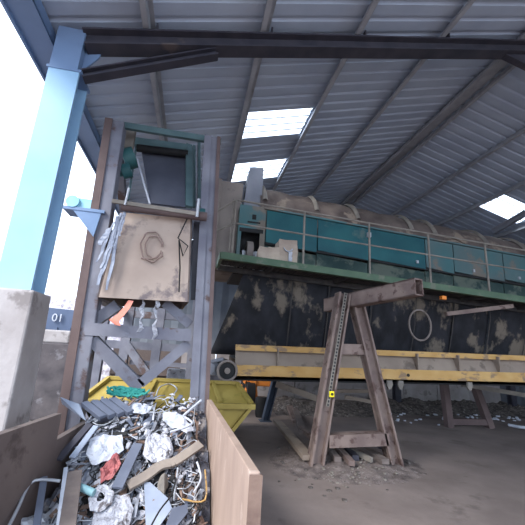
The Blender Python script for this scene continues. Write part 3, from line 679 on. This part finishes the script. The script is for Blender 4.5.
# netting
b = B()
for k in range(26):
    s0 = random.uniform(106, 125); e0 = random.uniform(128, 152); pts = []
    for j in range(6):
        t = j/5; pts.append(PH(s0+(e0-s0)*t, 389+random.uniform(-3, 6)+3*t, .10+random.uniform(-.02, .05)))
    b.tube(smooth(pts), .011, 5)
tag(obj('green_netting', b, M['net']), 'tangle of green netting on the top back of the heap', 'netting')
# crumpled sheets
hblob('white_sheet', 'large crumpled pale blue white sheet at the left centre of the heap', 'plastic sheet', [(90, 440), (104, 434), (122, 437), (124, 450), (108, 462), (92, 465), (86, 455)], M['white'], 1, lift=.1)
hblob('plastic_disc', 'round crumpled white plastic sheet in the heap centre', 'plastic sheet', [(146, 438), (156, 432), (170, 438), (173, 452), (166, 463), (152, 464), (143, 455)], M['whitec'], 5, lift=.1, amp=.04)
hblob('white_bag', 'white bag lying near the bin\'s tan wall at the back', 'bag', [(163, 414), (172, 415), (186, 422), (194, 431), (186, 433), (172, 427), (163, 420)], M['white'], 9, lift=.1, hump=.09)
hblob('foam_plate', 'crumpled white foam sheet with a round hole at the bottom centre', 'foam sheet', [(88, 500), (96, 488), (104, 484), (114, 492), (112, 505), (100, 511), (90, 510)], M['whitec'], 12, lift=.14, hole=True)
hblob('white_sheet', 'large creased white sheet at the bottom below the holed foam', 'plastic sheet', [(94, 512), (112, 496), (126, 494), (134, 508), (128, 528), (108, 540), (90, 536)], M['whitec'], 13, lift=.10)
hblob('red_foam', 'crumpled piece of red foam in the left centre of the heap', 'foam', [(100, 470), (110, 458), (119, 456), (121, 466), (112, 478), (101, 482)], M['red'], 17, lift=.1, amp=.05)
hblob('white_wad', 'small white crumpled wad right above the curved plank', 'plastic wad', [(130, 404), (144, 403), (152, 408), (146, 414), (134, 414), (126, 410)], M['white'], 22, lift=.08)
hplate('grey_sheet', 'flat pale grey sheet at the bottom right of centre', 'sheet', [(144, 482), (150, 482), (168, 498), (172, 508), (158, 528), (146, 530)], M['pale'], .01, .10)
hplate('sheet_offcut', 'blue grey sheet offcut leaning low beside the tan wall', 'sheet', [(172, 508), (187, 504), (188, 512), (172, 532), (164, 530)], M['bluegrey'], .015, .12)
hblob('stone_chunk', 'pale rounded chunk under the curved plank', 'chunk', [(158, 484), (165, 480), (168, 486), (164, 494), (158, 492)], M['hoop'], 31, lift=.08, hump=.12)
hbar('flat_bar', 'long blue grey flat slat leaning left of the round white sheet', 'bar', [(138, 444, .02), (117, 488, .06)], M['bluegrey'], .085, .02, .10)
# curved plank
b = B(); ctr = [PH(x, y, l_) for (x, y, l_) in ((201, 444, .17), (188, 453, .15), (174, 462, .14), (160, 466, .13), (146, 476, .12), (128, 486, .12))]; P = smooth(ctr, 4)
for a_, c_ in zip(P[:-1], P[1:]): b.beam(a_, c_+(c_-a_)*.08, .085, .022, NH)
tag(obj('curved_plank', b, M['woodl']), 'curved light wooden plank lying across the right half of the heap', 'plank')
hbar('upright_timber', 'broad weathered timber board standing at the bottom left', 'board', [(75, 472, .10), (67, 530, .12)], M['wood'], .10, .03, .12)
hbar('white_batten', 'narrow white batten left of the broad weathered timber', 'batten', [(66, 468, .1), (58, 530, .12)], M['white'], .03, .02, .12)
hbar('grey_batten', 'blue grey batten standing behind the bent pipe', 'batten', [(44, 478, .1), (36, 530, .14)], M['bluegrey'], .045, .03, .10)
htube('bent_pipe', 'bent pale grey pipe arching at the bottom left of the heap', 'pipe', [(8, 528, .12), (18, 508, .12), (26, 490, .12), (32, 482, .12), (42, 479.5, .12), (60, 481, .12)], M['steel'], .011, .12)
htube('teal_tube', 'short pale teal tube beside the broad weathered timber', 'tube', [(78, 486, .08), (94, 493, .08)], M['tealtube'], .026, .10, 14)
htube('white_bracket', 'thin white elbow rod sticking up near the tan wall', 'rod', [(201, 400.5, .12), (183, 416, .12)], M['white'], .012, .14)
htube('white_bracket', 'thin white rod leaning below the elbow rod', 'rod', [(183, 416, .12), (192, 424, .10), (170, 432, .08)], M['white'], .010, .13)
htube('dark_cable', 'loose dark cable curving over the grey sheet near the bottom', 'cable', [(176, 478, .1), (172, 494, .12), (160, 510, .13), (150, 528, .12)], M['blackp'], .006, .12)
htube('yellow_strip', 'thin yellow strip along the foot of the tan wall', 'strip', [(205, 470, .02), (205, 500, .02), (182, 499, .05)], M['yellow'], .007, .06)
htube('pale_stick', 'pale stick standing over dark gaps right of the plank', 'stick', [(197, 462, .08), (201, 478, .06), (194, 492, .06)], M['white'], .008, .1)
htube('steel_tube', 'straight thin steel tube right of the creased grey sheet', 'tube', [(178, 468, .10), (174, 500, .10)], M['steel'], .008, .1)
hbar('pale_board', 'pale slanted board behind the white sheet at the left', 'board', [(96, 426, .05), (72, 458, .05)], M['pale'], .05, .015, .10)
hbar('dark_board', 'dark slanted board under the slatted grille', 'board', [(90, 424, .05), (58, 460, .03)], M['steel_dark'], .06, .02, .10)

cols = ['whitec', 'pale', 'metal_s', 'scrapd', 'white', 'steel', 'brownscrap']
cn_ = {'whitec': 'crumpled whitish', 'pale': 'pale grey', 'metal_s': 'mid grey', 'scrapd': 'dark', 'white': 'light plastic', 'steel': 'bright steel', 'brownscrap': 'brown'}
def inb(p): return 2.15 < p.y < 4.2 and -1.0+(0 if p.y < 3 else .12) < p.x < .27-(p.y-1.91)*.043
random.seed(21)
for k in range(85):
    while True:
        px, py = random.uniform(20, 203), random.uniform(400, 528); c = PH(px, py, random.uniform(-.02, .05))
        if inb(c): break
    ang = random.gauss(math.radians(52), .5); d_ = V((math.cos(ang), math.sin(ang), 0)); d_.z = d_.y*SLP+random.gauss(0, .2); d_.normalize()
    up = (NH+V((random.gauss(0, .4), random.gauss(0, .4), 0))).normalized(); sd_ = d_.cross(up).normalized()
    L = random.uniform(.10, .24); W = random.uniform(.04, .12); cn2 = cols[k % 7]
    b = B(); sz = random.uniform(0, 50)
    def sf(u, v):
        e = 1-.35*abs(noise.noise(V((u*3, v*3, sz))))
        return c+d_*((u-.5)*L*e)+sd_*((v-.5)*W*e)+up*(.035*noise.noise(V((u*2.2, v*2.2, sz+9)))+.02*noise.noise(V((u*6, v*6, sz))))
    b.grid(sf, 6, 4, False)
    tag(obj('bent_sheet', b, M[cn2], solid=.005), cn_[cn2]+' bent sheet scrap lying in the heap', 'sheet', cn_[cn2]+' bent sheets in the heap')

# many small pieces by kind, one object each
kinds = [
 ('metal_strip', 'narrow grey metal strip tossed among the scrap', 'strip', 'grey metal strips in the heap', 'metal_s', (.08, .34), (.008, .028), .006, 230),
 ('plastic_scrap', 'small torn white plastic piece among the scrap', 'plastic piece', 'torn white plastic pieces in the heap', 'whitec', (.03, .12), (.02, .08), .006, 230),
 ('wood_splinter', 'small brown splinter of wood among the scrap', 'splinter', 'brown wood splinters in the heap', 'brownscrap', (.08, .28), (.012, .03), .012, 110),
 ('dark_offcut', 'small black offcut among the scrap', 'offcut', 'black offcuts in the heap', 'blackp', (.08, .25), (.02, .05), .008, 60),
 ('blue_offcut', 'small blue grey plate offcut among the scrap', 'offcut', 'blue grey offcuts in the heap', 'bluegrey', (.06, .2), (.02, .05), .006, 90),
]
def inbin(p): 
    return p.y > 2.15 and p.y < 4.2 and p.x > -1.08+(.085 if p.y < 3 else .2) and p.x < .35-(p.y-1.91)*.043-.08
for (nm, lab, cat, grp, mm, lr, wr, th, cnt) in kinds:
    done = 0
    while done < cnt:
        px, py = random.uniform(14, 206), random.uniform(394, 528)
        c = PH(px, py, random.uniform(-.03, .06))
        if not inbin(c): continue
        L = random.uniform(*lr); W = random.uniform(*wr)
        ang = random.gauss(math.radians(55), .8); d_ = V((math.cos(ang), math.sin(ang), 0)); d_.z = d_.y*SLP+random.gauss(0, .22); d_.normalize()
        if not (inbin(c+d_*L/2) and inbin(c-d_*L/2)): continue
        up = (NH+V((random.gauss(0, .35), random.gauss(0, .35), 0))).normalized()
        b = B()
        if nm == 'plastic_scrap':
            sd_ = d_.cross(up).normalized(); P = []
            for k in range(7):
                a_ = k*.9+random.uniform(-.2, .2); r = random.uniform(.6, 1); P.append(c+d_*math.cos(a_)*L*.5*r+sd_*math.sin(a_)*W*.7*r+up*random.uniform(-.012, .012))
            b.add(P+[c+up*.02], [(k, (k+1) % 7, 7) for k in range(7)]); o = obj(nm, b, M[mm], solid=.004)
        else:
            mid = c+up*random.uniform(-.02, .03)
            b.beam(c-d_*L/2, mid, W, th, up); b.beam(mid-(mid-c)*0, c+d_*L/2, W, th, up); o = obj(nm, b, M[mm])
        tag(o, lab, cat, grp); done += 1
for k in range(110):
    while True:
        c = PH(random.uniform(20, 203), random.uniform(398, 522), .05)
        if inbin(c): break
    P = []; a_ = random.uniform(0, 6.28)
    for j in range(5):
        q = c+V((math.cos(a_), math.sin(a_), math.sin(a_)*SLP))*.06*j; q.z += random.uniform(0, .04); a_ += random.gauss(0, .5)
        if inbin(q): P.append(q)
    if len(P) < 2: continue
    b = B(); b.tube(smooth(P), .0045, 5); tag(obj('wire_scrap', b, M['steel' if k % 2 else 'blackp']), ('thin bright wire' if k % 2 else 'thin black wire')+' curling among the scrap', 'wire', ('bright' if k % 2 else 'black')+' wires in the heap')

# ================================================================ FLOOR DEBRIS
# soil mound around the A-frame foot
def md(cx_, cy_, rx, ry, h, seed, n_=28):
    b = B()
    def f(u, v):
        x = cx_+(u*2-1)*rx; y = cy_+(v*2-1)*ry; r = min(1, math.hypot(u*2-1, v*2-1)); k = (1-r*r)**1.5*h
        return V((x, y, -.01+k*(1+.5*noise.noise(V((x*4, y*4, seed))))+(.02*noise.noise(V((x*11, y*11, seed))) if r < .9 else 0)))
    b.grid(f, n_, n_); return b
tag(obj('dirt_mound', md(2.5, 5.45, 1.35, .95, .11, 3, 60), mat('loose gravelly dirt', (92, 82, 80), (126, 114, 110), 7, .95, 0, .9, c3=(142, 132, 128), t3=.66, s3=22)), 'low mound of dirt around the feet of the A-frame', 'dirt mound', kind='stuff')
planks = [((300, 436), (330, 462), 'rust', .08, 'thin brown slat crossing behind the left foot of the A-frame'),
 ((318, 444), (338, 470), 'wood', .10, 'grey weathered slat directly behind the left foot of the A-frame'),
 ((295, 416), (303, 440), 'wood', .14, 'flat dark board fanned out left of the A-frame, the upper one'),
 ((276, 428), (308, 468), 'web', .16, 'long pale timber reaching the left foot of the A-frame'),
 ((340, 452), (356, 468), 'steel_dark', .10, 'short dark board just right of the A-frame left foot'),
 ((352, 450), (386, 472), 'wood', .12, 'timber slat under the crossbar of the A-frame'),
 ((368, 448), (398, 464), 'steel_dark', .10, 'dark slat close to the right foot of the A-frame'),
 ((345, 458), (372, 470), 'hoop', .05, 'thin pale batten on the mound under the A-frame'),
 ((285, 402), (296, 428), 'rust', .16, 'brown plank leading back from the fanned boards, the furthest one'),
 ((330, 448), (352, 474), 'rust', .09, 'brown slat just inside the left foot of the A-frame'),
 ((362, 446), (392, 458), 'hoop', .07, 'pale narrow slat under the right end of the A-frame crossbar')]
for (a_, c_, mm, wd, lab) in planks:
    p, q = gnd(*a_), gnd(*c_); p.z, q.z = .15, .13
    b = B(); b.beam(p, q, wd, .07); tag(obj('timber_slat', b, M[mm], bevel=.004), lab, 'timber')
def chips(nm, lab, grp, mm, cnt, region, s0, s1, zf):
    for k in range(cnt):
        g = gnd(*region()); s_ = random.uniform(s0, s1); b = B(); n_ = 5; P = []
        for j in range(n_):
            a_ = j*6.283/n_+random.uniform(-.3, .3); P.append(V((g.x+math.cos(a_)*s_, g.y+math.sin(a_)*s_*.8, zf(g)+random.uniform(0, .01))))
        b.plate(P, s_*.5+.004, (0, 0, 1)); b.v = [v+V((0, 0, s_*.5)) for v in b.v]
        tag(obj(nm, b, M[mm]), lab, nm.split('_')[-1], grp)
def mz(g):
    r = min(1, math.hypot((g.x-2.6)/1.25, (g.y-5.4)/.85)); return .10*(1-r*r)**1.5-.005
chips('white_chip', 'tiny white chip strewn on the dirt by the A-frame', 'white chips by the A-frame', 'hoop', 80, lambda: (random.gauss(355, 20), random.gauss(475, 6)), .009, .026, mz)
chips('stone_chip', 'small dark stone strewn on the dirt by the A-frame', 'dark stones by the A-frame', 'rubble', 60, lambda: (random.gauss(335, 32), random.gauss(468, 12)), .012, .035, mz)
chips('white_chip', 'tiny pale chip on the floor left of the A-frame', 'pale chips left of the A-frame', 'hoop', 20, lambda: (random.gauss(296, 8), random.gauss(452, 8)), .008, .02, lambda g: 0)
# rubble drifts along the back wall
def ridge(x0, x1, y0, y1, h, seed, nm, lab, mm):
    b = B()
    def f(u, v):
        x = x0+u*(x1-x0); y = y0+v*(y1-y0); k = math.sin(math.pi*v)*h*(.6+.7*noise.noise(V((x*.9, seed, 0))))*(min(1, 8*u)*min(1, 8*(1-u)))
        return V((x, y, max(-.02, k+.09*noise.noise(V((x*5, y*5, seed)))*math.sin(math.pi*v)+.05*noise.noise(V((x*13, y*13, seed)))*math.sin(math.pi*v))))
    b.grid(f, 110, 14, False); return tag(obj(nm, b, M[mm]), lab, 'rubble', kind='stuff')
ridge(5.2, 12.1, 9.7, 12.2, .42, 1, 'rubble_drift', 'rubble drift along the back wall at the right', 'rubble')
ridge(2.3, 5.4, 9.2, 11.5, .32, 6, 'rubble_drift', 'rubble drift seen between the A-frame legs', 'rubble')
chips('debris_chip', 'pale broken piece lying in the rubble along the back wall', 'pale pieces along the back wall', 'white', 60, lambda: (random.uniform(390, 524), random.gauss(417, 4)), .025, .07, lambda g: .02)
b = B(); b.tube([gnd(509, 427)+V((0, 0, .05)), gnd(518, 429)+V((0, 0, .05)), gnd(530, 430)+V((0, 0, .05))], .04, 8); tag(obj('pale_pipe', b, M['white']), 'pale bent pipe on the floor at the right edge', 'pipe')

# ================================================================ ORANGE LOADER & BARREL behind
ld = thing('orange_loader', 'small orange machine parked behind the dark blue leg', 'vehicle', (2.2, 10.6, 0))
p = at(255, 390, 10.5)
b = B(); b.box(p.x-.25, p.x+.55, 10.5, 11.6, .55, 1.25); b.plate([(p.x-.25, 10.45, 1.2), (p.x-.05, 10.45, 1.3), (p.x+.1, 10.45, .2), (p.x-.1, 10.45, .3)], .1, (0, -1, 0)); obj('bodywork', b, M['orange'], ld, bevel=.03)
b = B(); b.box(p.x+.0, p.x+.6, 10.7, 11.5, 1.25, 1.9); obj('cab', b, M['blackp'], ld, bevel=.03)
for dy in (0, .85):
    b = B(); cyl(b, (p.x-.25, 10.6+dy, .34), (p.x-.02, 10.6+dy, .34), .34); w_ = obj('wheel', b, M['blackp'], ld)
    b = B(); cyl(b, (p.x-.27, 10.6+dy, .34), (p.x-.24, 10.6+dy, .34), .15); obj('hub', b, M['orange'], w_)
g = gnd(260, 417); b = B(); b.tube([(g.x, g.y, 0), (g.x, g.y, .08), (g.x+.01, g.y, .40), (g.x+.01, g.y, .46)], [.11, .13, .15, .13], 20); tag(obj('black_bucket', b, M['blackp']), 'black bucket on the floor beside the dark blue leg', 'bucket')

# ================================================================ OUTSIDE LEFT
b = B()
def om(u, v):
    x = -18+u*18; y = 13.6+v*7; k = math.sin(math.pi*v)*min(1, 5*(1-u), .3+4*u)
    return V((x, y, max(-.05, 3.3*k+.5*noise.noise(V((x, y, 1)))*k+.35*noise.noise(V((x*3, y*3, 1)))*k)))
b.grid(om, 90, 50, False); tag(obj('scrap_mound', b, M['mound']), 'big pale mound of mixed scrap outdoors beyond the left side', 'scrap mound', kind='stuff')
# blue container with the white 01
cn = thing('storage_container', 'blue grey container marked 01 outside behind the concrete plinth', 'container', (-3.5, 9.6, 0))
p = at(49, 306, 9.6); q = at(66, 312, 9.6)
b = B(); b.hexa([(p.x-1.0, 9.6, 0.5), (q.x+.2, 9.6, .5), (q.x+.2, 12, .5), (p.x-1.0, 12, .5), (p.x-1.0, 9.6, p.z+.0), (q.x+.2, 9.6, p.z-.06), (q.x+.2, 12, p.z-.06), (p.x-1.0, 12, p.z)]); obj('body', b, M['bluew'], cn)
b = B()
for k in range(8): x = p.x-.95+k*.3; b.box(x, x+.05, 9.57, 9.6, .55, p.z-.5)
obj('wall_rib', b, M['bluew'], cn)
b = B(); b.box(p.x-.9, q.x+.1, 9.7, 11.9, 0, .5); obj('skid', b, M['steel_dark'], cn)
tx = bpy.data.curves.new('number', 'FONT'); tx.body = '01'; tx.size = .27; tx.extrude = .01; to = bpy.data.objects.new('number', tx); C.objects.link(to)
tp = at(51, 321, 9.55); dg = bpy.context.evaluated_depsgraph_get(); me = bpy.data.meshes.new_from_object(to.evaluated_get(dg)); bpy.data.objects.remove(to)
no = bpy.data.objects.new('number', me); C.objects.link(no); me.materials.clear(); me.materials.append(M['white']); no.parent = cn; no.location = tp-V(cn.location); no.rotation_euler = (math.pi/2, 0, 0)
# low concrete barrier blocks
for k, (px0, px1, py, lab) in enumerate(((46, 68, 336, 'pale concrete block left of the tower post, upper'), (40, 66, 372, 'dark stained concrete block left of the tower post, on the ground'))):
    a_, c_ = at(px0, py, 8.2), at(px1, py, 8.2); b = B()
    if k == 0: b.box(a_.x-.3, c_.x+.1, 8.0, 8.7, 1.48, 1.74)
    else: b.box(a_.x-.4, c_.x+.15, 7.95, 8.75, 0, 1.48)
    tag(obj('concrete_block', b, M['concrete'] if k == 0 else mat('stained dark concrete', (66, 62, 66), (90, 84, 86), 3, .95, 0, .4, c3=(110, 106, 110), t3=.62, s3=4), bevel=.03), lab, 'block')
ridge(-4.5, -1.3, 5.0, 7.8, .35, 9, 'rubble_drift', 'rubble between the concrete plinth and the tower post', 'rubble')
# panels seen through the tower
b = B(); b.box(-2.0, -.2, 10.2, 10.3, 0, 1.5); b.box(-2.0, -.2, 10.15, 10.2, .75, .82); tag(obj('grey_partition', b, M['binside']), 'low grey partition seen through the lower tower bracing', 'partition')
b = B(); b.box(-.15, 1.3, 9.4, 9.9, 0, .35); b.box(0, 1.1, 9.4, 9.8, .35, .9); b.box(.2, .5, 9.3, 9.4, .3, 1.2); tag(obj('machine_block', b, M['towerst'], bevel=.03), 'grey machine block behind the yellow skip', 'machine')
b = B(); b.box(-.45, .55, 8.55, 8.75, 0, 1.05)
tag(obj('paper_bale', b, M['whitec'], bevel=.04), 'low white bale standing behind the yellow skip', 'bale')
